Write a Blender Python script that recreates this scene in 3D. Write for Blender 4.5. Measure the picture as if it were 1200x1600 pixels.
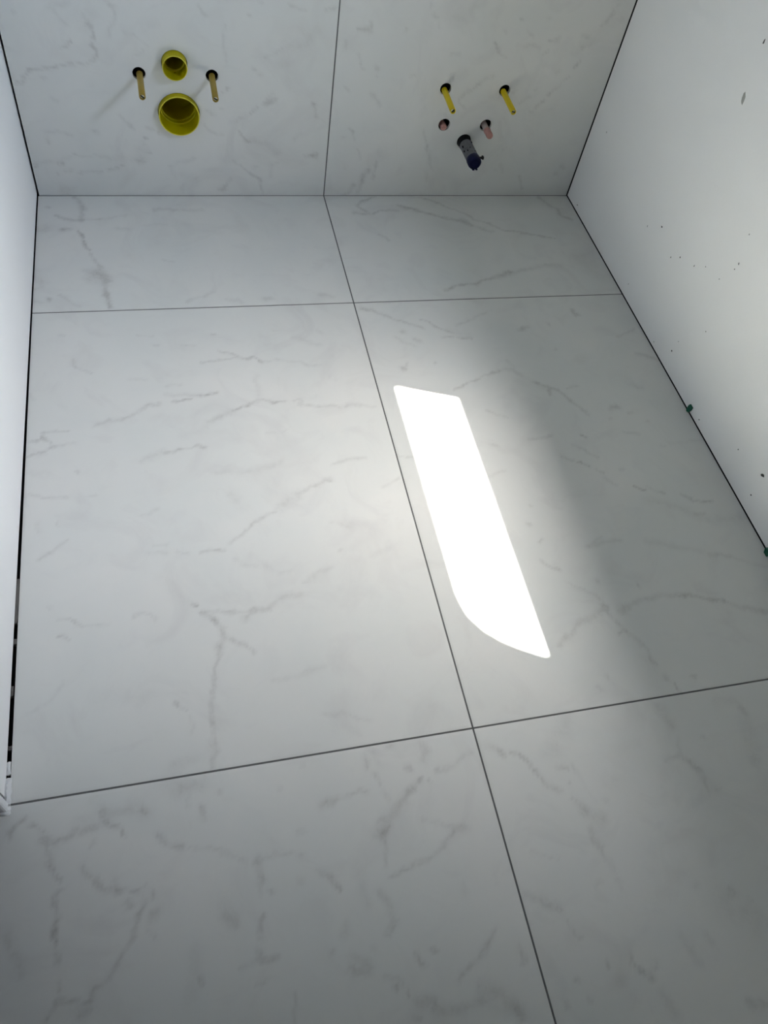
import bpy, bmesh, math
import numpy as np
from mathutils import Vector, Matrix
from mathutils.geometry import delaunay_2d_cdt

# ------------------------------------------------------------------ clear
for o in list(bpy.data.objects):
    bpy.data.objects.remove(o, do_unlink=True)
SC = bpy.context.scene
COL = SC.collection

# ------------------------------------------------------------------ camera
cam_d = bpy.data.cameras.new('camera')
cam_d.sensor_fit = 'VERTICAL'
cam_d.sensor_height = 36.0
cam_d.lens = 1233.837 / 1600 * 36.0
cam_d.clip_start = 0.02
cam = bpy.data.objects.new('camera', cam_d)
COL.objects.link(cam)
cam.matrix_world = Matrix(((0.968434, 0.093093, -0.231233, 0.34587),
                           (-0.208147, 0.812406, -0.544675, -2.13393),
                           (0.13715, 0.575613, 0.806139, 1.41071),
                           (0, 0, 0, 1)))
SC.camera = cam

# ------------------------------------------------------------------ light and exposure
EL = math.radians(62.0)                       # the sun stands high and shines in over the window sill
HX, HY = -0.947, 0.321                        # horizontal heading of the sunbeam
SUN_DIR = Vector((HX * math.cos(EL), HY * math.cos(EL), -math.sin(EL))).normalized()
sun_d = bpy.data.lights.new('sun', 'SUN')
sun_d.energy = 113.0
sun_d.angle = math.radians(0.53)
sun_d.color = (1.0, 0.94, 0.86)
sun = bpy.data.objects.new('sun', sun_d)
COL.objects.link(sun)
sun.location = (4, -2.2, 5)
sun.rotation_euler = SUN_DIR.to_track_quat('-Z', 'Y').to_euler()

world = bpy.data.worlds.new('world')
SC.world = world
world.use_nodes = True
wn = world.node_tree
wn.nodes.clear()
w_out = wn.nodes.new('ShaderNodeOutputWorld')
w_bg = wn.nodes.new('ShaderNodeBackground')
w_sky = wn.nodes.new('ShaderNodeTexSky')
w_sky.sky_type = 'NISHITA'
w_sky.sun_disc = False
w_sky.sun_elevation = EL
w_sky.sun_rotation = math.atan2(-HX, -HY)
w_sky.dust_density = 2.5
w_mix = wn.nodes.new('ShaderNodeMixRGB')      # white balance of the hazy daylight
w_mix.blend_type = 'MULTIPLY'
w_mix.inputs[0].default_value = 1.0
w_mix.inputs[2].default_value = (0.94, 0.98, 1.05, 1)
wn.links.new(w_sky.outputs[0], w_mix.inputs[1])
wn.links.new(w_mix.outputs[0], w_bg.inputs[0])
w_bg.inputs[1].default_value = 7.4
wn.links.new(w_bg.outputs[0], w_out.inputs[0])

# window opening in the right wall (metres)
XR = 1.6259
WIN_Y0, WIN_Y1, WIN_Z0, WIN_Z1 = -1.915, -1.068, 1.222, 2.13
GX0, GX1 = 1.80, 1.85                         # inner and outer face of the window frame
portal_d = bpy.data.lights.new('window_portal', 'AREA')
portal_d.shape = 'RECTANGLE'
portal_d.size = WIN_Y1 - WIN_Y0
portal_d.size_y = WIN_Z1 - WIN_Z0
portal_d.cycles.is_portal = True
portal = bpy.data.objects.new('window_portal', portal_d)
COL.objects.link(portal)
portal.location = (1.96, (WIN_Y0 + WIN_Y1) / 2, (WIN_Z0 + WIN_Z1) / 2)
portal.rotation_euler = Vector((-1, 0, 0)).to_track_quat('-Z', 'Z').to_euler()

vs = SC.view_settings
vs.view_transform = 'Standard'
vs.look = 'None'
vs.gamma = 1.0
vs.use_curve_mapping = False
vs.exposure = 0.03
SC.cycles.use_denoising = True
SC.cycles.use_adaptive_sampling = False
SC.cycles.use_guiding = True
SC.cycles.max_bounces = 8
SC.cycles.diffuse_bounces = 5
SC.cycles.glossy_bounces = 2
SC.cycles.caustics_reflective = False
SC.cycles.caustics_refractive = False

# ------------------------------------------------------------------ materials
def mat(name, col=(.8, .8, .8), rough=.6, metal=0.0, bump=0.0, bscale=60, var=0.0, vscale=8, spec=.5):
    m = bpy.data.materials.new(name)
    m.use_nodes = True
    nt = m.node_tree
    p = nt.nodes['Principled BSDF']
    p.inputs['Roughness'].default_value = rough
    p.inputs['Metallic'].default_value = metal
    p.inputs['Specular IOR Level'].default_value = spec
    tc = nt.nodes.new('ShaderNodeTexCoord')
    nz = nt.nodes.new('ShaderNodeTexNoise')
    nz.inputs['Scale'].default_value = vscale
    nz.inputs['Detail'].default_value = 5
    nt.links.new(tc.outputs['Object'], nz.inputs['Vector'])
    mx = nt.nodes.new('ShaderNodeMixRGB')
    mx.inputs[1].default_value = (*[c * (1 - var) for c in col], 1)
    mx.inputs[2].default_value = (*[min(1, c * (1 + var)) for c in col], 1)
    nt.links.new(nz.outputs['Fac'], mx.inputs[0])
    nt.links.new(mx.outputs[0], p.inputs['Base Color'])
    if bump:
        nb = nt.nodes.new('ShaderNodeTexNoise')
        nb.inputs['Scale'].default_value = bscale
        nb.inputs['Detail'].default_value = 4
        nt.links.new(tc.outputs['Object'], nb.inputs['Vector'])
        b = nt.nodes.new('ShaderNodeBump')
        b.inputs['Strength'].default_value = bump
        b.inputs['Distance'].default_value = .002
        nt.links.new(nb.outputs['Fac'], b.inputs['Height'])
        nt.links.new(b.outputs[0], p.inputs['Normal'])
    return m


def marble():
    m = bpy.data.materials.new('marble_porcelain')
    m.use_nodes = True
    nt = m.node_tree
    L = nt.links.new
    p = nt.nodes['Principled BSDF']
    p.inputs['Roughness'].default_value = .34
    p.inputs['Specular IOR Level'].default_value = .35
    tc = nt.nodes.new('ShaderNodeTexCoord')
    at = nt.nodes.new('ShaderNodeAttribute')
    at.attribute_name = 'vein'

    def noise(scale, detail, dist=0.0, rough=.55):
        n = nt.nodes.new('ShaderNodeTexNoise')
        n.inputs['Scale'].default_value = scale
        n.inputs['Detail'].default_value = detail
        n.inputs['Distortion'].default_value = dist
        n.inputs['Roughness'].default_value = rough
        L(tc.outputs['Object'], n.inputs['Vector'])
        return n.outputs['Fac']

    def ramp(src, a, b, c0, c1):
        r = nt.nodes.new('ShaderNodeMapRange')
        r.inputs[1].default_value, r.inputs[2].default_value = a, b
        r.inputs[3].default_value, r.inputs[4].default_value = c0, c1
        L(src, r.inputs[0])
        return r.outputs[0]

    def mixc(fac, a, b):
        x = nt.nodes.new('ShaderNodeMixRGB')
        for i, v in ((1, a), (2, b)):
            if isinstance(v, tuple):
                x.inputs[i].default_value = (*v, 1)
            else:
                L(v, x.inputs[i])
        if isinstance(fac, float):
            x.inputs[0].default_value = fac
        else:
            L(fac, x.inputs[0])
        return x.outputs[0]

    def mul(a, b):
        x = nt.nodes.new('ShaderNodeMath')
        x.operation = 'MULTIPLY'
        L(a, x.inputs[0])
        L(b, x.inputs[1])
        return x.outputs[0]

    base = mixc(ramp(noise(3.2, 4, .6), .35, .66, 0, 1), (.65, .665, .645), (.695, .695, .67))
    base = mixc(ramp(noise(6.5, 6, 1.6), .52, .76, 0, .5), base, (.57, .565, .555))
    brk = ramp(noise(70, 6, .8, .65), .3, .7, .45, 1.25)
    v = mul(at.outputs['Fac'], brk)
    base = mixc(ramp(v, 0, 1, 0, .66), base, (.30, .29, .28))
    L(base, p.inputs['Base Color'])
    L(ramp(noise(9, 4), .3, .7, .50, .60), p.inputs['Roughness'])
    return m


M = dict(
    marble=marble(),
    grout=mat('grout', (.13, .132, .13), .85, var=.12, vscale=40, bump=.4),
    dark=mat('cavity_shade', (.012, .012, .012), .95, var=.2),  # near-black colour stands for the shade in gaps and drilled holes
    paint=mat('white_wall_paint', (.90, .90, .888), .7, bump=.12, bscale=220, var=.015, vscale=4),
    ceil=mat('bare_ceiling', (.40, .39, .38), .9, bump=.1, var=.01),
    hall=mat('hall_wall', (.26, .25, .24), .8, var=.03),
    pvc=mat('white_pvc', (.85, .86, .86), .35, var=.01),
    blocker=mat('blocker_dark', (.035, .037, .04), .8, var=.3, vscale=6, bump=.5, bscale=20),  # dark colour for the added wall that blocks the sky
    sill=mat('sill_board', (.80, .80, .79), .4, var=.02),
    plaster=mat('grey_plaster', (.105, .098, .092), .9, bump=.8, bscale=90, var=.25, vscale=60),
    wplaster=mat('white_plaster', (.72, .73, .73), .85, bump=.6, bscale=60, var=.08, vscale=30),
    yellow_rim=mat('pale_yellow_rim', (.62, .55, .05), .45, var=.05, spec=.3),
    yellow=mat('yellow_plastic', (.47, .41, .0), .5, var=.10, vscale=18, spec=.2),
    yellow2=mat('yellow_rod_sleeve', (.66, .50, .0), .5, var=.06, vscale=30),
    brass=mat('yellow_zinc_sleeve', (.36, .25, .035), .42, .25, var=.15, vscale=50),
    steel=mat('zinc_steel', (.62, .60, .52), .32, 1.0, var=.2, vscale=120),
    cap_pink=mat('pink_cap', (.46, .23, .20), .45, var=.28, vscale=130),
    copper=mat('copper_pipe', (.48, .40, .38), .45, .1, var=.15, vscale=60),
    greypipe=mat('grey_pipe', (.14, .145, .155), .6, var=.5, vscale=55, spec=.2),
    black=mat('black_rubber_and_shade', (.007, .007, .0075), .7, var=.2, spec=.15),
    blue=mat('blue_cap', (.004, .006, .032), .6, var=.25, vscale=60, spec=.12),
    green=mat('green_plastic', (.002, .085, .045), .45, var=.1),
    speck=mat('dark_dirt', (.055, .055, .05), .9, var=.3, vscale=200),
    smear=mat('grey_smear', (.36, .36, .34), .9, var=.2, vscale=100),
)
_g = bpy.data.materials.new('window_glass')
_g.use_nodes = True
_nt = _g.node_tree
_nt.nodes.clear()
_o = _nt.nodes.new('ShaderNodeOutputMaterial')
_t = _nt.nodes.new('ShaderNodeBsdfTransparent')
_t.inputs[0].default_value = (.94, .96, .95, 1)
_gl = _nt.nodes.new('ShaderNodeBsdfGlossy')
_gl.inputs['Roughness'].default_value = .01
_mx = _nt.nodes.new('ShaderNodeMixShader')
_mx.inputs[0].default_value = .06
_nt.links.new(_t.outputs[0], _mx.inputs[1])
_nt.links.new(_gl.outputs[0], _mx.inputs[2])
_nt.links.new(_mx.outputs[0], _o.inputs[0])
M['glass'] = _g

# ------------------------------------------------------------------ helpers
def link(name, me, parent=None, **kw):
    o = bpy.data.objects.new(name, me)
    COL.objects.link(o)
    if parent is not None:
        o.parent = parent
    for k, v in kw.items():
        o[k] = v
    return o


def mesh_obj(name, bm, m, parent=None, smooth=False, **kw):
    me = bpy.data.meshes.new(name)
    bmesh.ops.recalc_face_normals(bm, faces=bm.faces)
    if smooth:
        for f in bm.faces:
            f.smooth = True
    bm.to_mesh(me)
    bm.free()
    for x in (m if isinstance(m, (list, tuple)) else [m]):
        me.materials.append(M[x])
    if smooth:
        me.set_sharp_from_angle(angle=math.radians(40))
    return link(name, me, parent, **kw)


def box(bm, x0, x1, y0, y1, z0, z1, mi=0, bevel=0.0):
    r = bmesh.ops.create_cube(bm, size=1)
    for v in r['verts']:
        v.co = Vector(((x0 + x1) / 2 + v.co.x * (x1 - x0), (y0 + y1) / 2 + v.co.y * (y1 - y0), (z0 + z1) / 2 + v.co.z * (z1 - z0)))
    fs = {f for v in r['verts'] for f in v.link_faces}
    for f in fs:
        f.material_index = mi
    if bevel:
        es = {e for v in r['verts'] for e in v.link_edges}
        bmesh.ops.bevel(bm, geom=list(es), offset=bevel, segments=2, affect='EDGES', profile=.5)
    return bm


def nb(*boxes, **k):
    bm = bmesh.new()
    for b in boxes:
        box(bm, *b, **k)
    return bm


def lathe(prof, cx, cz, seg=40, y0=0.0, wob=0.0, dirx=0.0, dirz=0.0):
    """Revolve (radius, distance-out-of-wall) pairs about an axis along -Y through (cx, cz)."""
    bm = bmesh.new()
    rings = []
    for r, d in prof:
        ox, oz = cx + dirx * d, cz + dirz * d
        if r < 1e-6:
            rings.append([bm.verts.new((ox, y0 - d, oz))])
        else:
            rings.append([bm.verts.new((ox + r * (1 + wob * math.sin(5 * t)) * math.cos(t), y0 - d, oz + r * (1 + wob * math.sin(5 * t)) * math.sin(t)))
                          for t in (2 * math.pi * i / seg for i in range(seg))])
    for a, b in zip(rings, rings[1:]):
        n = max(len(a), len(b))
        for i in range(n):
            j = (i + 1) % n
            q = [a[i % len(a)], a[j % len(a)], b[j % len(b)], b[i % len(b)]]
            u = []
            for v in q:
                if v not in u:
                    u.append(v)
            if len(u) > 2:
                bm.faces.new(u)
    return bm


# lattice noise for the natural wander of the veins
_rng = np.random.default_rng(7)
_lat = _rng.random((256, 256))


def vnoise(x, y):
    xi, yi = np.floor(x).astype(int), np.floor(y).astype(int)
    fx, fy = x - xi, y - yi
    fx, fy = fx * fx * (3 - 2 * fx), fy * fy * (3 - 2 * fy)
    g = lambda a, b: _lat[a % 256, b % 256]
    return (g(xi, yi) * (1 - fx) + g(xi + 1, yi) * fx) * (1 - fy) + (g(xi, yi + 1) * (1 - fx) + g(xi + 1, yi + 1) * fx) * fy


def fbm(x, y, s, o=3):
    t, a, n = 0, 1, 0
    for k in range(o):
        t = t + a * vnoise(x * s + 17.3 * k, y * s + 9.1 * k)
        n += a
        a *= .5
        s *= 2.1
    return t / n


def parse(txt):
    out = []
    for ln in txt.strip().split('\n'):
        t = ln.split()
        out.append((int(t[0]) / 1000, int(t[1]) / 100, np.array([[float(c) / 1000 for c in q.split(',')] for q in t[2:]])))
    return out


def vein_field(P, strokes):
    """How strongly each surface point (metres) is veined, 0..1."""
    x, y = P[:, 0], P[:, 1]
    wx = x + (fbm(x, y, 38) - .5) * .016 + (fbm(x + 5, y, 140, 2) - .5) * .006
    wy = y + (fbm(x + 31, y + 7, 38) - .5) * .016 + (fbm(x, y + 9, 140, 2) - .5) * .006
    keep = np.ones(len(P))
    mod = .55 + .9 * fbm(x + 3, y + 11, 75, 3)
    for w, s, pl in strokes:
        hw = max(w * .62, .0036)
        lo, hi = pl.min(0) - 3 * hw - .01, pl.max(0) + 3 * hw + .01
        ix = np.where((wx > lo[0]) & (wx < hi[0]) & (wy > lo[1]) & (wy < hi[1]))[0]
        if not len(ix):
            continue
        px, py = wx[ix], wy[ix]
        d = np.full(len(ix), 9.0)
        for a, b in zip(pl, pl[1:]):
            e = b - a
            t = np.clip(((px - a[0]) * e[0] + (py - a[1]) * e[1]) / max(e @ e, 1e-9), 0, 1)
            d = np.minimum(d, np.hypot(px - a[0] - t * e[0], py - a[1] - t * e[1]))
        keep[ix] *= 1 - np.clip(1.05 * s * mod[ix] * np.exp(-(d / hw) ** 2), 0, .95)
    return 1 - keep


def set_vein(me, P, strokes):
    f = vein_field(P, strokes).astype(np.float32)
    a = me.attributes.new('vein', 'FLOAT', 'POINT')
    a.data.foreach_set('value', f)


def slab_floor(q, step, strokes, parent, th=.009):
    """A floor tile with corner points q (four, counter-clockwise), its top at z = 0 with eased edges."""
    q = [np.array(c, float) for c in q]
    nx = max(2, int(np.linalg.norm(q[1] - q[0]) / step))
    ny = max(2, int(np.linalg.norm(q[3] - q[0]) / step))
    u, v = np.meshgrid(np.linspace(0, 1, nx), np.linspace(0, 1, ny))
    u, v = u.ravel()[:, None], v.ravel()[:, None]
    P = q[0] * (1 - u) * (1 - v) + q[1] * u * (1 - v) + q[2] * u * v + q[3] * (1 - u) * v
    top = np.c_[P, np.zeros(len(P))]
    idx = np.arange(nx * ny).reshape(ny, nx)
    rim = np.concatenate([idx[0, :-1], idx[:-1, -1], idx[-1, :0:-1], idx[:0:-1, 0]])
    top[rim, 2] = -.0004
    low = top[rim].copy()
    low[:, 2] = -th
    V = np.r_[top, low]
    n0, k = len(top), len(rim)
    F = [(int(idx[j, i]), int(idx[j, i + 1]), int(idx[j + 1, i + 1]), int(idx[j + 1, i])) for j in range(ny - 1) for i in range(nx - 1)]
    F += [(int(rim[i]), n0 + i, n0 + (i + 1) % k, int(rim[(i + 1) % k])) for i in range(k)]
    me = bpy.data.meshes.new('tile')
    me.from_pydata(V.tolist(), [], F)
    me.materials.append(M['marble'])
    set_vein(me, V[:, :2], strokes)
    return link('tile', me, parent)


def slab_wall(x0, x1, z0, z1, holes, step, dense_top, strokes, parent, th=.010):
    """A wall tile in the plane y = 0 with round holes drilled through it."""
    pts, edges = [], []

    def loop(c):
        s = len(pts)
        pts.extend(c)
        edges.extend((s + i, s + (i + 1) % len(c)) for i in range(len(c)))
        return list(range(s, s + len(c)))
    nx, nz = int((x1 - x0) / .02), int((z1 - z0) / .02)
    rim = [(x0 + (x1 - x0) * i / nx, z0) for i in range(nx)] + [(x1, z0 + (z1 - z0) * i / nz) for i in range(nz)] \
        + [(x1 - (x1 - x0) * i / nx, z1) for i in range(nx)] + [(x0, z1 - (z1 - z0) * i / nz) for i in range(nz)]
    loops = [loop(rim)]
    for hx, hz, r in holes:
        loops.append(loop([(hx + r * math.cos(2 * math.pi * i / 36), hz + r * math.sin(2 * math.pi * i / 36)) for i in range(36)]))
    zs = list(np.arange(z0 + step, min(dense_top, z1 - step), step)) + list(np.arange(max(dense_top, z0 + step) + .05, z1 - .02, .05))
    for z in zs:
        for x in np.arange(x0 + step, x1 - step * .6, step if z < dense_top else .05):
            if all(math.hypot(x - hx, z - hz) > r + .003 for hx, hz, r in holes):
                pts.append((float(x), float(z)))
    vs2, _, fs, ov, _, _ = delaunay_2d_cdt([Vector(p) for p in pts], edges, [], 1, 1e-6)
    n = len(vs2)
    V = [(v.x, 0.0, v.y) for v in vs2]
    F = []
    for f in fs:
        cx, cz = sum(vs2[i].x for i in f) / len(f), sum(vs2[i].y for i in f) / len(f)
        if all(math.hypot(cx - hx, cz - hz) > r * .995 for hx, hz, r in holes):
            F.append(tuple(f))
    key = {k: i for i, src in enumerate(ov) for k in src}
    for lp in loops:
        ids = [key[i] for i in lp]
        s = len(V)
        V += [(V[i][0], th, V[i][2]) for i in ids]
        k = len(ids)
        F += [(ids[i], s + i, s + (i + 1) % k, ids[(i + 1) % k]) for i in range(k)]
    me = bpy.data.meshes.new('tile')
    me.from_pydata(V, [], F)
    me.materials.append(M['marble'])
    bm = bmesh.new()
    bm.from_mesh(me)
    bmesh.ops.recalc_face_normals(bm, faces=bm.faces)
    bm.to_mesh(me)
    bm.free()
    A = np.array([v.co[:] for v in me.vertices])
    set_vein(me, A[:, [0, 2]], strokes)
    return link('tile', me, parent)


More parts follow.
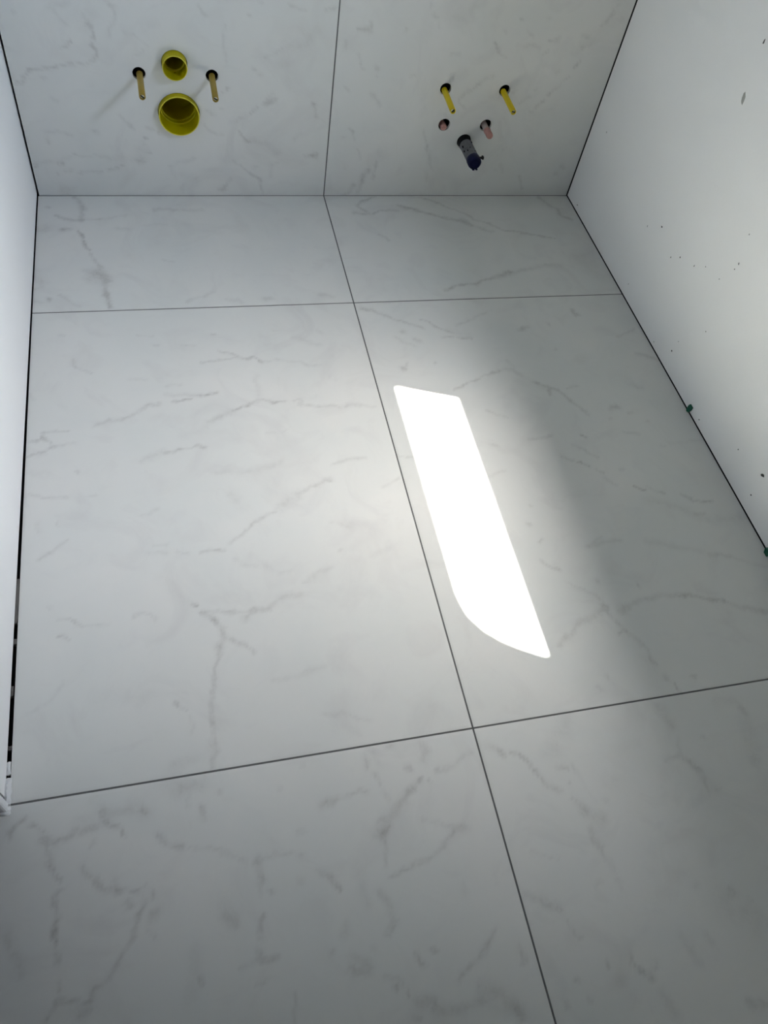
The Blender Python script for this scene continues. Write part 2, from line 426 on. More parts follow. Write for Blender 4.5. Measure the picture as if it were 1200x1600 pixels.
# traced veins of the floor and of the back wall: width mm, strength %, then x,y (or x,z) in mm
FLOOR_VEINS = parse('''
13 55 99,-2 112,-36 118,-66 114,-117
9 50 49,-95 70,-106 95,-117 116,-117
16 80 67,-157 69,-158
6 50 79,-156 89,-157
6 85 110,-160 116,-192 130,-234 138,-244
7 45 138,-261 148,-291 164,-318
28 75 160,-338 166,-357 173,-377
23 25 132,-330 140,-375
10 75 175,-405 174,-433 182,-455 185,-477
11 60 36,-445 38,-439
20 35 7,-358 19,-371
24 30 8,-158 22,-152
6 35 62,-422 82,-447 109,-474
9 35 310,-71 328,-64 381,-72 449,-70
8 40 23,-51 30,-58
11 30 212,-151 242,-159
8 20 277,-141 342,-139
8 30 116,-114 179,-107 231,-97
5 30 321,-293 352,-299
10 30 376,-467 410,-447 449,-430
10 25 20,-389 1,-401
12 30 1,-450 14,-450
10 30 478,-466 507,-462 519,-473
12 35 574,-463 597,-459
13 30 728,-452 761,-464
9 60 974,-6 924,-35 912,-54 931,-80
8 55 890,-89 940,-93 980,-77 1029,-75
10 65 1034,-51 1068,-64 1108,-86 1167,-112 1212,-131 1248,-151
15 35 1048,-62 1093,-78
6 60 1102,-6 1148,-22 1197,-63 1246,-100 1265,-122 1308,-145 1349,-179 1411,-198 1500,-225
8 40 1223,-122 1255,-154 1304,-187
9 50 1518,-7 1535,-37 1559,-72 1564,-106 1596,-130
34 20 1533,-44 1582,-106
5 40 947,-193 971,-226
8 60 1082,-451 1122,-431 1158,-427 1183,-433
10 60 1185,-428 1230,-407 1284,-386 1307,-378
14 30 1265,-397 1346,-371 1425,-356 1476,-351
21 20 1559,-312 1602,-288
42 15 1537,-323 1589,-409
7 50 829,-513 857,-518 888,-541 913,-562 943,-574 961,-587 985,-600
7 55 984,-566 1010,-582 1020,-603 1059,-616
6 50 1030,-636 1063,-635 1108,-646
18 15 1053,-605 1100,-633
15 50 924,-608 928,-613
11 40 950,-645 963,-651
7 25 897,-633 947,-669
11 60 889,-743 897,-749
5 40 902,-740 910,-729
6 35 982,-737 987,-732
6 30 1073,-596 1129,-574 1175,-554
9 30 1249,-621 1281,-612
12 40 1264,-616 1278,-611
11 55 1444,-552 1443,-573 1451,-571
9 40 1345,-603 1347,-607
7 40 1334,-706 1336,-708
3 55 1010,-831 1050,-811 1083,-796 1116,-785 1148,-777
10 30 1148,-777 1181,-768 1203,-793
10 20 1186,-733 1195,-761
7 60 1229,-820 1242,-821 1264,-835 1285,-853
7 55 1270,-844 1263,-870
8 50 1285,-853 1305,-881 1323,-912 1340,-938
5 35 1311,-847 1349,-844
6 30 1074,-906 1103,-923 1123,-932
9 40 1161,-1009 1185,-1005 1217,-1001
5 30 1048,-1012 1072,-1024
4 55 1293,-1007 1310,-1017
8 30 1265,-1036 1283,-1051
5 40 1222,-1067 1249,-1080
4 80 1257,-1089 1280,-1109
3 30 1018,-1113 1065,-1098
15 45 1411,-927 1428,-924
7 40 1391,-962 1397,-959
6 40 1451,-942 1464,-944
6 35 1491,-982 1495,-980
5 40 1413,-1005 1432,-1016 1456,-1017
5 45 1293,-1008 1311,-1016
6 30 1270,-1038 1287,-1055 1312,-1079
6 40 1296,-1119 1309,-1131
5 40 1356,-1125 1365,-1123
5 30 1308,-1147 1329,-1165
4 80 1374,-1178 1393,-1186
5 35 1403,-1174 1440,-1206
6 50 1483,-1215 1503,-1228 1525,-1237 1552,-1242
8 35 1494,-1271 1512,-1269
21 20 1391,-1220 1450,-1242 1496,-1279
24 18 1520,-1288 1563,-1296 1619,-1290
5 30 1498,-1058 1508,-1064
8 15 1523,-1057 1624,-1052
5 45 1092,-1202 1098,-1204
7 45 1071,-1248 1077,-1250
4 55 1082,-1301 1087,-1297
14 30 1506,-849 1524,-860
6 30 1628,-763 1604,-750
9 45 1567,-737 1595,-749 1623,-766
8 30 1536,-669 1602,-641
9 55 875,-1038 920,-1044 933,-1039
5 35 815,-1026 875,-1038
7 30 766,-1111 807,-1093
8 35 1194,-1327 1218,-1323 1253,-1320 1278,-1320
5 30 1196,-1322 1230,-1305
13 22 1339,-1330 1400,-1350 1459,-1372
8 35 1477,-1384 1520,-1392
8 20 1520,-1392 1555,-1415 1605,-1434
6 45 1071,-1351 1082,-1366 1106,-1379
5 30 1109,-1410 1134,-1427 1159,-1446 1171,-1468
11 50 1167,-1473 1174,-1481
8 40 1172,-1487 1184,-1516 1194,-1541
6 40 1194,-1541 1216,-1565 1226,-1590 1230,-1615 1234,-1624
5 75 1182,-1545 1184,-1546
11 35 1047,-1551 1067,-1531 1091,-1513 1127,-1500 1164,-1486
14 40 1204,-1492 1226,-1484
11 35 1241,-1480 1272,-1471 1311,-1469 1354,-1473 1385,-1478
7 50 1353,-1474 1389,-1481 1423,-1493 1457,-1504
9 30 1451,-1504 1488,-1520 1542,-1547
9 30 1492,-1523 1542,-1543
17 15 1406,-1458 1441,-1479
4 45 1270,-1431 1270,-1440
4 35 1180,-1416 1179,-1423
11 40 1240,-1649 1244,-1656
5 50 1254,-1668 1259,-1677 1261,-1686
7 40 1304,-1659 1307,-1662
5 30 1117,-1628 1119,-1634
5 25 1090,-1648 1096,-1655
4 35 93,-654 98,-670 116,-691 138,-710
6 25 67,-575 78,-577
5 25 248,-583 286,-590
4 30 284,-618 296,-620
5 25 353,-622 384,-630
3 20 220,-735 260,-741
4 30 2,-762 18,-782
7 20 307,-765 337,-760
9 42 140,-874 175,-861 203,-858 231,-843 260,-824 289,-814
6 85 322,-817 339,-813 357,-811
10 30 305,-789 349,-792 378,-797
7 70 379,-796 401,-795 420,-794
4 50 33,-883 56,-883 91,-885
4 50 36,-886 35,-899 23,-907 7,-904
4 50 35,-899 47,-914 55,-927
5 50 9,-954 28,-943 44,-937 55,-927
6 30 55,-925 80,-921 103,-915
16 25 240,-983 268,-973 289,-963
7 65 292,-968 306,-965 329,-960
5 40 329,-958 356,-954 380,-959
6 55 372,-958 375,-959
16 12 333,-918 369,-912 404,-885
2 50 108,-1005 109,-1006
3 50 396,-687 434,-684 476,-680 511,-683
3 45 443,-651 465,-663 493,-675 517,-682
7 75 516,-678 525,-685 535,-695
4 25 537,-696 571,-693 613,-700 634,-703
5 30 634,-706 649,-716 680,-717
6 30 588,-582 603,-586
13 22 635,-610 675,-638 696,-646
9 25 700,-595 714,-605
4 35 425,-589 434,-590
12 18 519,-742 519,-777 521,-811
12 35 396,-879 424,-869 445,-857
6 70 454,-852 475,-843 491,-836
7 40 491,-836 521,-827 549,-829
6 80 547,-832 561,-834 575,-833
5 35 602,-832 619,-830 617,-847
5 40 616,-850 640,-854 656,-857
8 40 656,-857 694,-856 706,-860
8 35 723,-859 752,-864 761,-862
4 25 761,-864 802,-871
4 20 524,-933 573,-924
7 35 663,-1035 688,-1028 709,-1025 737,-1023
10 20 398,-1032 442,-1038 495,-1036 544,-1016
11 35 636,-1078 648,-1076
6 45 349,-1239 364,-1235 397,-1236
5 45 406,-1222 422,-1215 443,-1196 468,-1176
11 50 472,-1174 481,-1168
8 35 485,-1164 510,-1155
22 28 527,-1140 549,-1127 567,-1114
8 40 572,-1108 594,-1095 620,-1090 646,-1080
22 20 427,-1094 435,-1110
8 18 630,-1195 652,-1205 668,-1209
17 12 650,-1195 707,-1214
5 25 631,-1270 638,-1263
8 25 417,-1264 430,-1279 455,-1286
12 20 467,-1281 484,-1292
10 25 549,-1337 574,-1321 610,-1308
8 35 473,-1376 496,-1369 519,-1359 538,-1360
13 38 420,-1399 443,-1388 468,-1386
5 50 434,-1385 444,-1381
4 40 335,-1375 366,-1382 401,-1384 429,-1386
9 35 338,-1376 354,-1392 367,-1402
6 60 322,-1355 329,-1360
9 45 367,-1402 374,-1419 376,-1442 370,-1461
6 50 370,-1461 362,-1479 359,-1493
5 50 362,-1401 371,-1404
4 25 387,-1444 411,-1455 423,-1470 430,-1481
6 20 501,-1305 523,-1306
8 15 696,-1288 748,-1271
4 35 14,-1051 28,-1056 41,-1062 75,-1064 88,-1072
4 25 129,-1070 150,-1069
5 25 241,-1131 269,-1119
4 30 69,-1131 72,-1137
3 20 33,-1126 34,-1148
5 30 89,-1175 77,-1190 57,-1202
11 12 57,-1202 39,-1218
5 25 39,-1218 54,-1204
9 20 247,-1226 277,-1228
5 25 301,-1226 325,-1233
6 20 258,-1208 282,-1211
4 40 79,-1355 100,-1358 111,-1369
5 45 108,-1365 111,-1372
3 50 79,-1395 93,-1399
3 25 113,-1371 165,-1376
6 25 212,-1368 225,-1361 241,-1367 253,-1381
22 10 271,-1284 292,-1326 307,-1343
4 30 58,-1327 62,-1328
5 40 321,-1355 329,-1360
8 25 337,-1376 365,-1401
7 40 361,-1454 355,-1501 347,-1539 344,-1578 339,-1602
6 35 339,-1602 344,-1640 338,-1663 334,-1683
11 20 336,-1638 335,-1680
6 50 272,-1552 281,-1558
4 30 281,-1558 294,-1571
14 18 265,-1665 311,-1661
5 20 305,-1584 303,-1612
9 20 455,-1536 505,-1537 558,-1524
7 25 384,-1439 413,-1461 430,-1481
30 8 147,-1521 232,-1534
6 18 25,-1533 63,-1520 84,-1486
6 20 542,-1616 584,-1626 625,-1642
22 35 275,-1710 296,-1707 310,-1711
5 30 292,-1724 292,-1739
8 45 309,-1747 310,-1763
4 35 341,-1726 342,-1729
7 50 2,-1732 17,-1725 32,-1717
6 55 5,-1732 7,-1743
6 50 37,-1730 52,-1734 59,-1745
11 50 59,-1757 80,-1761 96,-1757 119,-1753 139,-1752
8 65 149,-1724 149,-1738 153,-1747 173,-1754
20 22 116,-1735 149,-1735
19 25 156,-1725 190,-1728 221,-1740
8 35 217,-1736 221,-1742
5 70 181,-1764 183,-1770
14 15 136,-1701 146,-1710
10 40 65,-1758 69,-1777 69,-1793
5 50 69,-1795 74,-1807 82,-1817
4 40 77,-1851 83,-1840 91,-1834
4 50 75,-1854 77,-1879
4 75 78,-1882 80,-1897 77,-1911
3 40 80,-1923 81,-1941
7 30 136,-1773 132,-1779
7 55 118,-1806 121,-1816 135,-1828
8 55 135,-1828 148,-1843 167,-1852 186,-1854 199,-1858
8 30 167,-1834 169,-1850
8 55 185,-1874 187,-1877
4 60 205,-1873 206,-1882 201,-1894
4 50 201,-1894 194,-1917 178,-1940 162,-1963 149,-1974 134,-1982
5 40 220,-1859 221,-1870
13 45 220,-1901 225,-1897
4 30 216,-1918 227,-1933
4 30 210,-1850 213,-1852
7 45 234,-1777 237,-1785 252,-1797 276,-1803
8 25 233,-1777 236,-1783
3 30 292,-1808 322,-1819 349,-1830 372,-1845
19 40 333,-1919 341,-1930
8 35 342,-1935 345,-1938
35 10 328,-1906 342,-1930
7 30 9,-1883 19,-1906 26,-1927 29,-1941
18 18 281,-1963 279,-1989 267,-2021
7 50 289,-1997 288,-2007
7 60 85,-1987 101,-1992 118,-1997 128,-1996
6 35 89,-1965 91,-1983
6 45 131,-1982 129,-1992
5 50 82,-1991 74,-1998 66,-2006
11 40 119,-2011 125,-2010
17 12 93,-2004 122,-2018
6 35 385,-1848 411,-1845 444,-1847
11 35 394,-1840 394,-1856 393,-1883
8 30 397,-1868 391,-1898
7 40 406,-1898 408,-1899
8 45 390,-1928 385,-1950 383,-1964
6 50 378,-1981 380,-1992 403,-1993
4 35 368,-2022 394,-2022
6 35 421,-2049 422,-2072 421,-2086
5 25 352,-1997 376,-1991
10 50 652,-1697 656,-1699
12 40 713,-1707 716,-1713 707,-1733
10 45 671,-1740 680,-1742
8 55 687,-1764 694,-1763
6 45 709,-1766 712,-1771
8 45 731,-1752 741,-1753
8 25 744,-1751 771,-1741 802,-1735
10 50 671,-1782 658,-1794 648,-1801
10 40 686,-1767 671,-1782
18 30 645,-1800 633,-1811 616,-1830
9 85 614,-1836 607,-1845 602,-1850
13 40 611,-1820 597,-1844
4 35 608,-1854 605,-1874 601,-1894
10 35 604,-1708 600,-1729
6 35 611,-1740 620,-1764 625,-1786
9 20 619,-1704 620,-1723
11 45 513,-1775 528,-1780
5 40 531,-1773 564,-1770 591,-1770
6 25 487,-1705 491,-1710
6 25 444,-1741 447,-1734
8 30 463,-1819 474,-1819
18 35 734,-1858 748,-1860
7 40 606,-1915 634,-1909 672,-1899 704,-1882 737,-1865
5 25 681,-1829 710,-1843 735,-1856
9 40 488,-1881 505,-1896 519,-1915
6 40 504,-1900 520,-1919
16 20 549,-1893 558,-1914 556,-1945
7 25 461,-1853 466,-1854
9 25 455,-1891 463,-1894
11 30 585,-1931 597,-1957 595,-1983
9 40 593,-1985 584,-1996
10 22 522,-1969 515,-1983
6 25 561,-2003 559,-2013
4 45 489,-2003 492,-2004
8 55 511,-2034 524,-2041 540,-2044
15 30 520,-2020 543,-2032
5 50 624,-2032 623,-2042 629,-2049
2 60 647,-2032 648,-2033
8 30 567,-2053 586,-2063 595,-2077
7 50 575,-2072 575,-2077
5 40 594,-2079 595,-2084
16 40 607,-2095 630,-2102
11 30 630,-2102 647,-2116 676,-2118 703,-2113
9 40 738,-2045 723,-2057 708,-2063
7 40 705,-2066 685,-2071 674,-2079
6 30 755,-2026 740,-2046
8 55 793,-2067 792,-2078
6 30 790,-2055 791,-2067
26 30 723,-2104 743,-2122 762,-2141
11 40 756,-2135 766,-2144
9 40 598,-2116 605,-2119
10 25 708,-2094 711,-2115
10 20 723,-1949 724,-1962
15 15 639,-2117 693,-2118
14 28 833,-1729 853,-1744
8 40 848,-1743 860,-1754
3 55 872,-1747 892,-1753 902,-1773 916,-1792 921,-1804
9 40 921,-1804 931,-1819 939,-1829
7 35 954,-1789 969,-1789
7 25 981,-1789 986,-1803
6 30 965,-1820 968,-1823
5 35 958,-1846 967,-1854
18 35 978,-1876 992,-1889 1002,-1889
14 20 971,-1857 974,-1873
10 35 973,-1901 974,-1918 979,-1935
9 22 979,-1935 986,-1959 992,-1974
6 22 990,-1990 994,-2010
33 20 952,-1758 984,-1725 1001,-1708
4 35 956,-1992 963,-1991
6 25 1022,-1857 1028,-1859
28 12 1036,-1828 1057,-1827
10 35 824,-1988 837,-1996
18 50 855,-2001 870,-2010
6 30 874,-2018 887,-2043 897,-2064
5 20 858,-1921 882,-1932 899,-1941
19 30 1194,-1704 1203,-1726 1208,-1744
9 30 1168,-1809 1199,-1810 1219,-1824
7 45 1217,-1824 1226,-1837
5 35 1225,-1840 1230,-1857 1225,-1884
7 25 1212,-1772 1207,-1806
7 30 1243,-1884 1251,-1884
22 25 1333,-1716 1370,-1722
11 40 1377,-1741 1380,-1752
15 30 1350,-1844 1348,-1849
32 20 1369,-1778 1355,-1826
7 30 1263,-1778 1267,-1782
9 50 1191,-2046 1194,-2051
10 25 1133,-2021 1134,-2024
39 20 1171,-2056 1189,-2079 1213,-2099
6 25 1219,-2069 1227,-2072
12 22 1072,-2093 1080,-2115 1088,-2138
8 25 1114,-2103 1120,-2120
6 60 969,-2100 971,-2114 979,-2127
8 65 979,-2127 987,-2134 990,-2142
7 30 991,-2129 1010,-2122
5 55 925,-2102 925,-2106
9 35 867,-2116 868,-2118
8 30 841,-2140 841,-2150
11 30 998,-2165 1008,-2181 1011,-2195
15 35 1140,-2208 1173,-2215
4 30 878,-2148 885,-2151
19 15 939,-2136 949,-2156
''')
WALL_VEINS = parse('''
6 55 6,313 26,319 35,334 53,345
6 60 53,345 83,349 112,358 152,367
4 40 152,367 180,366 199,374
6 55 202,413 209,408 211,394 203,376
3 40 213,446 214,425 207,413
9 70 205,456 212,452
4 35 157,423 147,407 137,396
3 40 153,421 157,422
8 22 198,478 209,459
4 22 137,488 142,466 153,451
10 20 127,491 142,502 166,503
8 30 251,513 264,501 270,485 260,458 246,434
3 35 264,501 271,499
6 35 75,328 83,324
9 35 91,280 97,274
19 13 187,317 187,317
7 30 40,480 43,477
6 40 6,445 11,446
9 20 7,393 17,393
5 15 283,446 310,436 339,413
4 20 306,392 327,400
6 30 249,237 262,217 276,205
6 40 276,209 282,197
12 30 175,190 182,186
8 25 57,180 82,193 120,181
10 40 57,163 57,153
7 20 2,95 50,104 97,113 126,126
7 60 70,100 84,102
6 35 119,126 124,124
7 25 132,116 172,123 202,114
4 35 118,73 149,76 185,78
7 45 202,83 222,86 239,95
9 30 91,78 102,76
6 40 66,71 68,66
12 55 284,108 294,107
25 18 288,141 297,115
17 15 202,114 273,111
7 35 309,133 315,133
16 15 302,163 308,146
8 35 316,204 329,200
6 40 344,194 347,187
4 70 306,178 307,177
22 22 72,14 83,9
4 80 5,93 9,93
24 10 143,182 145,144
4 35 466,515 476,500 486,489
8 30 609,530 619,528
5 30 580,500 591,497
5 25 683,525 705,517 730,515
8 35 781,516 810,521
3 30 530,469 529,418 529,383
22 16 702,425 739,434 759,463
21 10 721,488 745,452
4 30 597,373 600,367
7 30 612,355 617,351
5 25 632,401 658,411 672,422
23 12 693,356 695,325
19 12 666,377 689,378
4 40 511,301 536,314
10 50 632,275 645,287 661,294
6 45 595,250 612,268
6 20 552,223 595,248
5 20 634,293 653,309
6 30 463,217 477,201 496,189 514,190
5 30 476,257 498,244
4 30 510,258 516,256
7 45 559,201 575,184 587,170
14 28 587,174 615,166
17 20 636,162 669,137
10 20 713,176 732,198
13 70 772,131 778,129
6 35 749,129 770,130
9 30 764,277 770,248
6 40 762,275 768,274
6 25 774,244 796,235
6 30 542,113 566,93 591,73
9 50 595,69 608,60 623,48
4 45 621,46 627,23 630,1
6 35 653,101 674,106
7 35 604,92 612,96
11 20 649,101 656,55
11 45 509,22 516,27
6 35 516,27 524,43 535,51
7 25 365,94 398,105 438,119
13 15 369,90 378,54
21 14 399,68 434,50
5 20 401,36 395,-1
17 12 599,131 641,119
7 40 868,480 886,476 903,485
10 30 886,476 901,472
5 35 895,491 903,488
10 35 1067,521 1074,515
4 25 1055,546 1057,538
3 25 1079,496 1084,488
4 30 997,481 1001,479
7 20 836,449 842,430
3 35 876,414 885,394 893,379 899,376
9 45 924,382 935,377
5 30 930,360 936,359
5 40 1028,366 1037,365
10 30 925,314 939,296 949,277
4 35 850,330 856,325
21 12 1121,517 1137,512
17 15 1169,545 1196,556
7 25 1133,428 1159,429
6 40 1182,312 1198,329 1216,337 1236,353
6 35 1179,310 1190,295 1207,284
5 35 870,210 882,202
4 25 882,202 889,178
6 25 847,186 855,186
6 30 1090,210 1102,182 1110,161
6 35 1110,161 1124,128 1141,84
5 40 1107,167 1110,159
11 55 944,83 933,70 928,48
8 50 965,109 964,87 960,57
10 40 907,34 894,16 881,-2
10 40 928,48 920,7
21 15 945,125 944,100
25 15 968,138 989,130
6 25 904,146 912,117
8 20 869,99 873,82
5 40 1059,7 1063,5
11 18 1124,75 1133,48
6 40 1147,263 1153,259
23 15 1170,365 1186,380
7 45 1248,459 1259,447 1266,437
6 35 1269,435 1292,425
8 25 1270,488 1277,485
7 35 1307,525 1314,523
5 40 1384,529 1387,528
7 30 1338,495 1351,481
4 40 1403,471 1421,473
9 20 1427,474 1436,483
5 35 1337,447 1350,458
10 22 1361,460 1380,454
6 25 1397,438 1411,448
8 40 1548,518 1556,529 1563,544 1565,554
6 35 1560,547 1564,551
16 20 1506,463 1534,467
8 35 1509,461 1517,458
9 25 1499,493 1518,489
10 20 1598,531 1603,528
5 20 1560,561 1576,572
5 65 1509,405 1517,422
16 15 1492,444 1499,448
10 35 1452,389 1457,391
6 55 1421,289 1433,302 1443,311
8 50 1449,326 1456,330
6 25 1458,331 1478,351 1500,375
6 40 1405,272 1414,277
7 30 1361,296 1375,306
6 30 1382,312 1391,317
8 30 1338,327 1346,331
5 25 1402,337 1409,341
7 25 1225,343 1244,363 1271,372
13 35 1572,104 1579,100
10 30 1553,78 1562,78
5 40 1434,73 1446,44 1458,22
6 30 1344,90 1351,88
9 20 1364,109 1373,86
5 22 1352,155 1369,157
13 20 1326,241 1340,190
32 12 1538,489 1563,512 1585,541
''')

# ------------------------------------------------------------------ the setting
JX, Y1, Y2 = 0.8144, -0.4892, -1.6892          # tile joints
G = .0018                                       # half a joint
floor = mesh_obj('floor', nb((-1.45, 1.95, -3.05, .16, -.16, -.016)), 'dark', kind='structure')
LX0, LX1 = .0008, .0044                         # cut edge along the left wall
RX = XR - .0028
SIDE = -.386
rowC = Y2 - 1.2
slab_floor([(LX0, Y1 + G), (JX - G, Y1 + G), (JX - G, -.0016), (LX0, -.0016)], .005, FLOOR_VEINS, floor)
slab_floor([(JX + G, Y1 + G), (RX, Y1 + G), (RX, -.0016), (JX + G, -.0016)], .005, FLOOR_VEINS, floor)
slab_floor([(LX1, Y2 + G), (JX - G, Y2 + G), (JX - G, Y1 - G), (LX0, Y1 - G)], .005, FLOOR_VEINS, floor)
slab_floor([(JX + G, Y2 + G), (RX, Y2 + G), (RX, Y1 - G), (JX + G, Y1 - G)], .005, FLOOR_VEINS, floor)
slab_floor([(SIDE, rowC), (JX - G, rowC), (JX - G, Y2 - G), (SIDE, Y2 - G)], .0055, FLOOR_VEINS, floor)
slab_floor([(JX + G, rowC), (RX, rowC), (RX, Y2 - G), (JX + G, Y2 - G)], .0055, FLOOR_VEINS, floor)
slab_floor([(-1.25, rowC), (SIDE - .003, rowC), (SIDE - .003, Y2 - G), (-1.25, Y2 - G)], .05, FLOOR_VEINS, floor)
GT = -.0012
for b in ((JX - G, JX + G, rowC, -.0016), (LX0, RX, Y1 - G, Y1 + G), (SIDE, RX, Y2 - G, Y2 + G), (SIDE - .003, SIDE, rowC, Y2 - G)):
    mesh_obj('grout_joint', nb((*b, -.012, GT)), 'grout', floor)

wall_back = mesh_obj('wall_back', nb((-.115, 1.93, .16, .26, -.02, 2.5)), 'dark', kind='structure')
H_WC = [(.3103, .3458, .0163), (.4931, .3462, .0160), (.4000, .3745, .0325), (.4023, .2448, .0545)]
H_BI = [(1.1361, .3322, .0162), (1.3130, .3330, .0162), (1.1533, .2290, .0178), (1.2819, .2298, .0178), (1.2256, .1793, .0222)]
slab_wall(.0035, JX - G, .0004, 1.198, H_WC, .0062, .60, WALL_VEINS, wall_back)
slab_wall(JX + G, XR - .0040, .0004, 1.198, H_BI, .0062, .60, WALL_VEINS, wall_back)
slab_wall(.0035, JX - G, 1.201, 2.497, [], .05, 1.2, [], wall_back)
slab_wall(JX + G, XR - .0040, 1.201, 2.497, [], .05, 1.2, [], wall_back)
mesh_obj('grout_joint', nb((JX - G, JX + G, .0012, .009, .0, 2.49)), 'grout', wall_back)
mesh_obj('grout_joint', nb((.0035, XR - .004, -.0004, .009, -.006, -.0001)), 'grout', wall_back)
mesh_obj('grout_joint', nb((.0035, XR - .004, .0012, .009, 1.198, 1.201)), 'grout', wall_back)

WE = -1.6775                                    # where the left wall ends at the doorway
LX = -.0022
wall_left = mesh_obj('wall_left', nb((LX - .0125, LX, WE, .03, .0035, 2.5), (LX - .0125, LX, -3.0, -2.62, .0, 2.5), (LX - .0125, LX, -2.62, WE, 2.08, 2.5)), 'paint', kind='structure')
mesh_obj('wall_core', nb((-.115, LX - .0126, WE, .16, -.02, 2.5), (-.115, LX - .0126, -3.0, -2.62, -.02, 2.5), (-.115, LX - .0126, -2.62, WE, 2.08, 2.5)), 'dark', wall_left)
XO = 1.93
XB = XR + .0125
wall_right = mesh_obj('wall_right', nb(
    (XR, XB, -3.0, -.0015, .0015, WIN_Z0), (XR, XB, -3.0, -.0015, WIN_Z1, 2.5),
    (XR, XB, -3.0, WIN_Y0, WIN_Z0, WIN_Z1), (XR, XB, WIN_Y1, -.0015, WIN_Z0, WIN_Z1),
    (XB, XO, WIN_Y0 - .012, WIN_Y0, WIN_Z0 - .02, WIN_Z1 + .012), (XB, XO, WIN_Y1, WIN_Y1 + .012, WIN_Z0 - .02, WIN_Z1 + .012),
    (XB, XO, WIN_Y0, WIN_Y1, WIN_Z1, WIN_Z1 + .012)), 'paint', kind='structure')
mesh_obj('wall_core', nb(
    (XB + .0001, XO, -3.05, .16, -.02, WIN_Z0 - .02), (XB + .0001, XO, -3.05, .16, WIN_Z1 + .012, 2.5),
    (XB + .0001, XO, -3.05, WIN_Y0 - .012, WIN_Z0 - .02, WIN_Z1 + .012), (XB + .0001, XO, WIN_Y1 + .012, .16, WIN_Z0 - .02, WIN_Z1 + .012)), 'dark', wall_right)
mesh_obj('ceiling', nb((-1.45, 1.95, -3.12, .26, 2.5, 2.6)), 'ceil', kind='structure')
mesh_obj('wall_near', nb((-1.45, 1.93, -3.12, -3.0, -.016, 2.5)), 'hall', kind='structure')
mesh_obj('wall_hall', nb((-1.45, -1.25, -3.0, .26, -.016, 2.5), (-1.25, -.115, WE + .02, WE + .12, -.016, 2.5)), 'hall', kind='structure')

# unseen dark wall added outside the window to keep sky light off the near floor
mesh_obj('sky_blocker', nb((1.94, 5.0, -.99, -.75, -.3, 6.0)), 'blocker', kind='structure')

# door lining at the end of the left wall
door = mesh_obj('trim_1', nb((-.118, .0034, -1.7025, -1.6855, .0006, 2.08), bevel=.004), 'pvc', kind='structure')

# window in the right wall
win = link('window_1', None, kind='structure')
win.location = (GX0, (WIN_Y0 + WIN_Y1) / 2, WIN_Z0)
FY0, FY1, FZ0, FZ1 = -1.853, -1.112, 1.573, 1.957


def wpart(name, bm, m):
    o = mesh_obj(name, bm, m, win)
    o.matrix_parent_inverse = Matrix.Translation(win.location).inverted()
    return o


wpart('window_frame', nb((GX0, GX1, WIN_Y0, FY0, WIN_Z0, WIN_Z1), (GX0, GX1, FY1, WIN_Y1, WIN_Z0, WIN_Z1),
                         (GX0, GX1, FY0, FY1, WIN_Z0, FZ0), (GX0, GX1, FY0, FY1, FZ1, WIN_Z1)), 'pvc')
_s = bmesh.new()                                # steep splayed sill
for yy in (WIN_Y0, WIN_Y1):
    _s.faces.new([_s.verts.new((a, yy, c)) for a, c in ((XR, WIN_Z0), (GX0, FZ0 - .006), (GX0, WIN_Z0 - .02), (XR, WIN_Z0 - .02))])
_s.verts.ensure_lookup_table()
for i in range(4):
    j = (i + 1) % 4
    _s.faces.new((_s.verts[i], _s.verts[j], _s.verts[4 + j], _s.verts[4 + i]))
wpart('window_sill', _s, 'sill')
wpart('glass_pane', nb((1.822, 1.828, FY0 - .01, FY1 + .01, FZ0 - .01, FZ1 + .01)), 'glass')
_b = bmesh.new()                                # added curved piece, near upper corner, shaped to trim the sun patch
cb = [(FY0 - .005, FZ1 + .005)] + [(FY0 + a, c) for a, c in ((-.005, 1.60), (.002, 1.676), (.010, 1.76), (.021, 1.827), (.038, 1.885), (.066, 1.930), (.09, 1.945), (.12, 1.954))] + [(FY0 + .13, FZ1 + .005)]
f0 = [_b.verts.new((GX1 - .012, a, c)) for a, c in cb]
f1 = [_b.verts.new((GX1 - .002, a, c)) for a, c in cb]
_b.faces.new(f0)
_b.faces.new(f1)
for i in range(len(cb)):
    j = (i + 1) % len(cb)
    _b.faces.new((f0[i], f0[j], f1[j], f1[i]))
wpart('sun_patch_trimmer', _b, 'pvc')
wpart('window_handle', nb((GX0 - .035, GX0 - .02, -1.096, -1.082, 1.52, 1.66), (GX0 - .022, GX0, -1.097, -1.081, 1.60, 1.63), bevel=.003), 'pvc')

# small specks and smears of dirt on the right wall (y, z, size along y, size along z)
r_ = np.random.default_rng(3)
SPECKS = [(-.555, .735, 6, 12, 's'), (-.459, .209, 3, 7, 'm'), (-.517, .248, 8, 5, 's'), (-.607, .219, 4, 5, 's'), (-.64, .244, 4, 5, 's'), (-.703, .266, 3, 7, 's'),
          (-.741, .293, 3, 3, 's'), (-.834, .373, 4, 7, 's'), (-.831, .356, 3, 4, 's'), (-.814, .439, 4, 5, 'm'), (-.804, .306, 3, 3, 's'), (-.09, .267, 4, 6, 'm'),
          (-.08, .018, 6, 4, 's'), (-.579, .625, 14, 30, 'm'), (-.787, .055, 6, 6, 's'), (-.857, .187, 3, 4, 's'), (-1.0, .017, 4, 5, 's'), (-1.153, .081, 4, 4, 's'),
          (-1.251, .105, 13, 9, 's'), (-1.262, .043, 5, 4, 's'), (-.708, .014, 4, 4, 'm'), (-.494, .04, 3, 4, 'm'), (-.791, .092, 4, 3, 'm')]
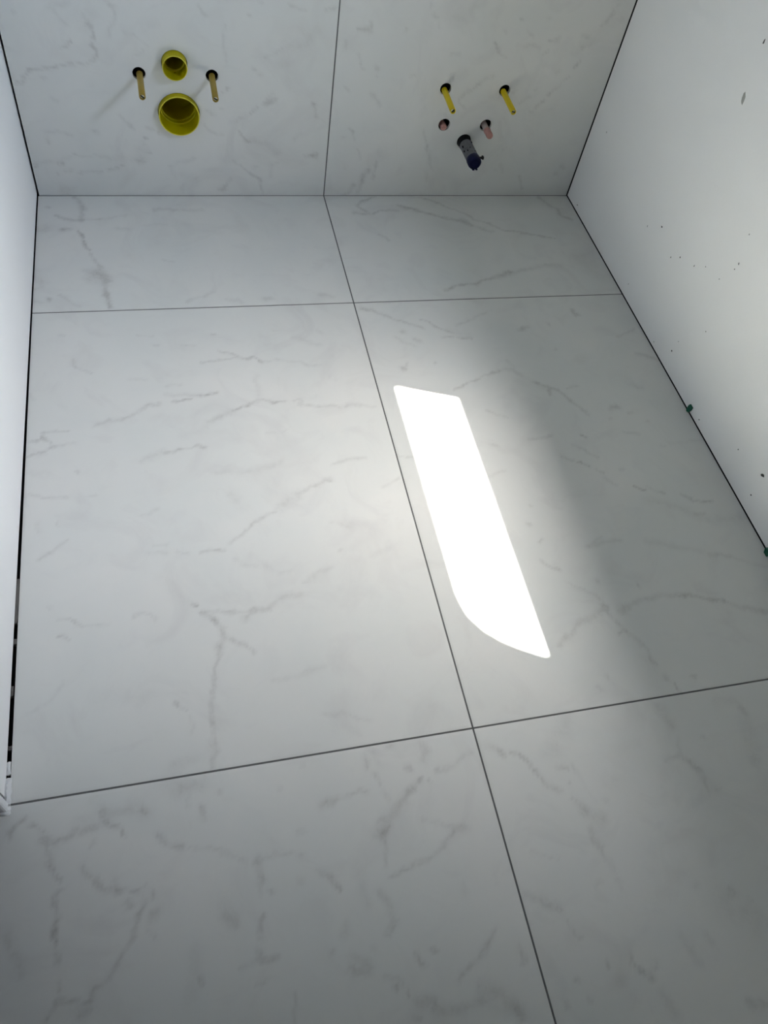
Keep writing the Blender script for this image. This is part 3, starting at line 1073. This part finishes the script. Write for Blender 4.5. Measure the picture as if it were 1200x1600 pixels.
for sy, sz, a, b, k in SPECKS:
    bm = bmesh.new()
    n = 9
    rad = .65 + .5 * r_.random(n)
    ang = r_.random() * .8
    rim = []
    for i in range(n):
        t = 2 * math.pi * i / n
        p = Vector((a * .0005 * rad[i] * math.cos(t), b * .0005 * rad[i] * math.sin(t)))
        p = Matrix.Rotation(-ang * .6, 2) @ p
        rim.append((sy + p.x, sz + p.y))
    lo = [bm.verts.new((XR, *c)) for c in rim]
    c0 = bm.verts.new((XR - .0009, sy, sz))
    for i in range(n):
        bm.faces.new((lo[i], lo[(i + 1) % n], c0))
    mesh_obj('dirt_speck', bm, 'speck' if k == 's' else 'smear', wall_right)

# ------------------------------------------------------------------ things
def thing(name, label, cat, loc, group=None):
    o = link(name, None, label=label, category=cat)
    o.location = loc
    if group:
        o['group'] = group
    return o


def part(name, bm, m, root, smooth=True, **kw):
    o = mesh_obj(name, bm, m, root, smooth=smooth, **kw)
    o.matrix_parent_inverse = Matrix.Translation(root.location).inverted()
    return o


def rod(bx, bz, tx, tz, L, label, m, group, slot):
    t = thing('threaded_rod', label, 'rod', (bx, 0, bz), group)
    R = .0079
    k = dict(dirx=(tx - bx) / L, dirz=(tz - bz) / L)
    part('sleeve', lathe([(R * .72, L - .012), (R * .74, L - .0006), (R * .94, L), (R, L - .0012), (R, L * .5), (R * 1.03, .004), (R * 1.02, -.004), (R * .7, -.0045)], bx, bz, 24, **k), m, t)
    part('rod_end', lathe([(0, L - .003), (R * .45, L - .003), (R * .66, L - .0042), (R * .70, L - .0065), (R * .70, L - .02)], bx, bz, 20, **k), 'steel', t)
    part('shaded_anchor', lathe([(R * .6, L - .02), (R * .6, -.155)], bx, bz, 16, **k), 'black', t)  # black here paints the shade on the rod inside its hole
    sb = nb((tx - R * .62, tx + R * .62, -L + .0012, -L + .0038, tz - .0011, tz + .0011))
    bmesh.ops.rotate(sb, verts=sb.verts, cent=(tx, -L, tz), matrix=Matrix.Rotation(slot, 3, 'Y'))
    part('slot', sb, 'black', t, smooth=False)


GR = 'mounting rods sticking out of the tiled wall'
rod(.3118, .3435, .3143, .344, .111, 'ochre mounting rod left of the yellow pipe sockets', 'brass', GR, .7)
rod(.4930, .3440, .4923, .3444, .113, 'ochre mounting rod right of the yellow pipe sockets', 'brass', GR, .5)
rod(1.1335, .3275, 1.1299, .327, .108, 'bright yellow mounting rod on the left above the copper pipe stubs', 'yellow2', GR, -.8)
rod(1.3105, .3285, 1.307, .3287, .108, 'bright yellow mounting rod on the right above the copper pipe stubs, nearest the corner', 'yellow2', GR, .2)

# small flush socket
x, z = .3999, .3742
t = thing('flush_socket', 'small round yellow plastic pipe socket above the larger one', 'pipe', (x, 0, z))
part('sleeve', lathe([(.0310, -.13), (.0310, .0258), (.0304, .0262)], x, z, 48), 'yellow', t)
part('rim', lathe([(.0311, .0248), (.0309, .0264), (.0303, .0270), (.0293, .0270), (.0288, .0262)], x, z, 48), 'yellow_rim', t)
part('inner_wall', lathe([(.0288, .0264), (.0280, -.028), (.0279, -.13)], x, z, 48), 'yellow', t)
part('inner_seal', lathe([(.0281, -.018), (.0245, -.020), (.0240, -.026), (.0281, -.028)], x, z, 40), 'yellow', t)
part('bottom', lathe([(.0279, -.120), (.0, -.120)], x, z, 40), 'yellow', t)
# large drain socket
x, z = .4023, .2446
t = thing('drain_socket', 'large round yellow plastic drain socket in the left wall tile', 'pipe', (x, 0, z))
part('sleeve', lathe([(.0530, -.13), (.0530, .0158), (.0524, .0162)], x, z, 64), 'yellow', t)
part('rim', lathe([(.0531, .0146), (.0529, .0163), (.0522, .0170), (.0508, .0170), (.0501, .0161)], x, z, 64), 'yellow_rim', t)
part('inner_wall', lathe([(.0501, .0163), (.0490, -.033), (.0488, -.13)], x, z, 64), 'yellow', t)
part('ridge_ring', lathe([(.0489, -.033), (.0462, -.034), (.0458, -.038), (.0489, -.040)], x, z, 56), 'yellow', t)
part('ridge_ring', lathe([(.0489, -.050), (.0455, -.051), (.0450, -.056), (.0489, -.058)], x, z, 56), 'yellow', t)
part('bottom', lathe([(.0489, -.118), (.030, -.118), (.0, -.116)], x, z, 48), 'yellow', t)
part('seam_lug', nb((x + .004, x + .0065, .018, .032, z - .0489, z - .0466)), 'yellow', t, smooth=False)
part('seam_lug', nb((x + .009, x + .0125, -.015, -.008, z + .0470, z + .0494)), 'yellow', t, smooth=False)

# copper stubs
x, z = 1.1525, .2215
t = thing('copper_pipe', 'pink capped copper pipe stub recessed in its hole, left of the grey pipe', 'pipe', (x, 0, z), 'capped water pipe stubs')
part('pipe', lathe([(.0084, -.155), (.0084, -.008)], x, z, 24), 'copper', t)
part('cap', lathe([(.0094, -.022), (.0096, -.003), (.0088, .0015), (.0056, .0045), (.0025, .0035), (0, .0028)], x, z, 24, wob=.02), 'cap_pink', t)
x, z = 1.2800, .2270
t = thing('copper_pipe', 'pink capped copper pipe stub jutting out right of the grey pipe', 'pipe', (x, 0, z), 'capped water pipe stubs')
part('pipe', lathe([(.0088, -.155), (.0088, .026)], x, z, 24), 'copper', t)
part('cap', lathe([(.0090, .020), (.0104, .022), (.0102, .028), (.0092, .031), (.0096, .034), (.0100, .048), (.0088, .0535), (.0050, .0555), (0, .0545)], x, z, 24, wob=.02), 'cap_pink', t)

# grey waste pipe with a blue cap
x, z = 1.2249, .1805
t = thing('waste_pipe', 'stained grey waste pipe stub with dark blue end cap on tiled wall', 'pipe', (x, 0, z))
DZ = .02
part('pipe', lathe([(.0170, -.155), (.0170, .012), (.0183, .014), (.0186, .105)], x, z, 36, dirz=DZ), 'greypipe', t)
part('rubber_collar', lathe([(.0207, -.04), (.0207, .001), (.0196, .005), (.0190, .022), (.0187, .0225), (.0180, .0205)], x, z, 36, dirz=DZ), 'black', t, label='black rubber collar')
part('end_cap', lathe([(.0189, .098), (.0197, .099), (.0200, .113), (.0188, .1205), (.0150, .1222), (.0142, .1195), (.0, .1195)], x, z, 40, wob=.012, dirz=DZ), 'blue', t, label='dark blue plastic end cap')
cz = z + DZ * .118
lug = nb((x - .0035, x + .0035, -.122, -.112, cz - .022, cz - .018), (x + .006, x + .012, -.123, -.116, cz - .0205, cz - .0165), bevel=.001)
part('lug', lug, 'blue', t, smooth=False)
tab = nb((x + .016, x + .0275, -.106, -.098, cz + .004, cz + .0085), (x + .0245, x + .030, -.1075, -.0965, cz + .003, cz + .011), bevel=.0012)
part('pull_tab', tab, 'black', t, smooth=False)
for k, (a, d, s) in enumerate(((.95, .034, .0042), (2.75, .045, .0048), (1.75, .066, .0026), (2.3, .075, .0036), (1.2, .084, .0026), (2.9, .065, .004))):
    px, pz = x + .0184 * math.cos(a), z + DZ * d + .0184 * math.sin(a)
    bm = bmesh.new()
    bmesh.ops.create_icosphere(bm, subdivisions=1, radius=s)
    for v in bm.verts:
        v.co = Vector((px + v.co.x * .6, -d + v.co.y * 1.2, pz + v.co.z * .6))
    part('tar_spot', bm, 'black', t)

# green levelling wedges left in the gap along the right wall
def wedge(y, label, lean, h, off=0.0):
    o = thing('tile_spacer', label, 'spacer', (XR - .003, y, 0), 'green spacers in the wall gap')
    bm = bmesh.new()
    pr = [(-.0045, -.008), (-.0085, h * .55), (-.0072, h), (.0070, h * 1.02), (.0086, h * .6), (.0032, -.008)]
    A = [bm.verts.new((XR - .0040 - off, y + a + lean * max(c, 0), c)) for a, c in pr]
    B = [bm.verts.new((XR - .0006, y + a * .9 + lean * max(c, 0), c)) for a, c in pr]
    bm.faces.new(A)
    bm.faces.new(B)
    for i in range(6):
        bm.faces.new((A[i], A[(i + 1) % 6], B[(i + 1) % 6], B[i]))
    part('wedge', bm, 'green', o, smooth=False)
    part('foot', nb((XR - .0062, XR - .0034, y - .0035, y + .0015, -.006, .0018)), 'green', o, smooth=False)


wedge(-.953, 'green plastic tile spacer in the right wall gap, farther from the viewer', -.15, .0205)
wedge(-1.402, 'green plastic tile spacer in the right wall gap at the picture edge', .3, .014, .0075)

# plaster crumbs along the left wall gap
def crumb(name, label, cat, y0, y1, x0, x1, h, m, seed, group=None, zb=-.011):
    rg = np.random.default_rng(seed)
    bm = bmesh.new()
    n = 10
    rings = []
    for i in range(n):
        s = i / (n - 1)
        y = y0 + (y1 - y0) * s
        e = max(.12, math.sin(math.pi * s) ** .5)
        k = [(x0, zb), (x0, h * e * .8), ((x0 + x1) / 2, h * e), (x1, h * e * .25), (x1, zb)]
        rings.append([bm.verts.new((a + (rg.random() - .5) * .002, y + (rg.random() - .5) * .002, c + (rg.random() - .5) * .0016 * (c > 0))) for a, c in k])
    for a, b in zip(rings, rings[1:]):
        for i in range(5):
            bm.faces.new((a[i], a[(i + 1) % 5], b[(i + 1) % 5], b[i]))
    bm.faces.new(rings[0])
    bm.faces.new(rings[-1])
    o = mesh_obj(name, bm, m, None, smooth=True, label=label, category=cat)
    if group:
        o['group'] = group
    return o


PG = 'plaster residue in the gap along the left wall'
crumb('plaster_residue', 'long grey plaster smear in the black gap beside the left wall', 'plaster', -1.352, -1.255, -.0035, .0022, .003, 'plaster', 1, PG)
crumb('plaster_residue', 'tiny grey plaster crumb in the left wall gap just nearer than the long smear', 'plaster', -1.395, -1.385, -.003, .003, .001, 'plaster', 2, PG)
crumb('plaster_residue', 'short grey plaster crumb midway along the near left wall gap', 'plaster', -1.497, -1.478, -.0035, .001, .002, 'plaster', 3, PG)
crumb('plaster_residue', 'small grey plaster crumb in the left wall gap close to the wall end', 'plaster', -1.596, -1.589, -.003, .0038, .001, 'plaster', 4, PG)
crumb('plaster_residue', 'white plaster bridging the left wall gap near the wall end', 'plaster', -1.638, -1.617, -.003, .0036, .003, 'wplaster', 5, PG)
crumb('plaster_residue', 'white plaster lump at the foot of the left wall end by the floor joint', 'plaster', -1.688, -1.645, -.004, .0062, .010, 'wplaster', 6, PG)
crumb('plaster_residue', 'white plaster blob at the foot of the door lining on the floor', 'plaster', -1.706, -1.690, -.010, .0062, .012, 'wplaster', 8, PG, .0)
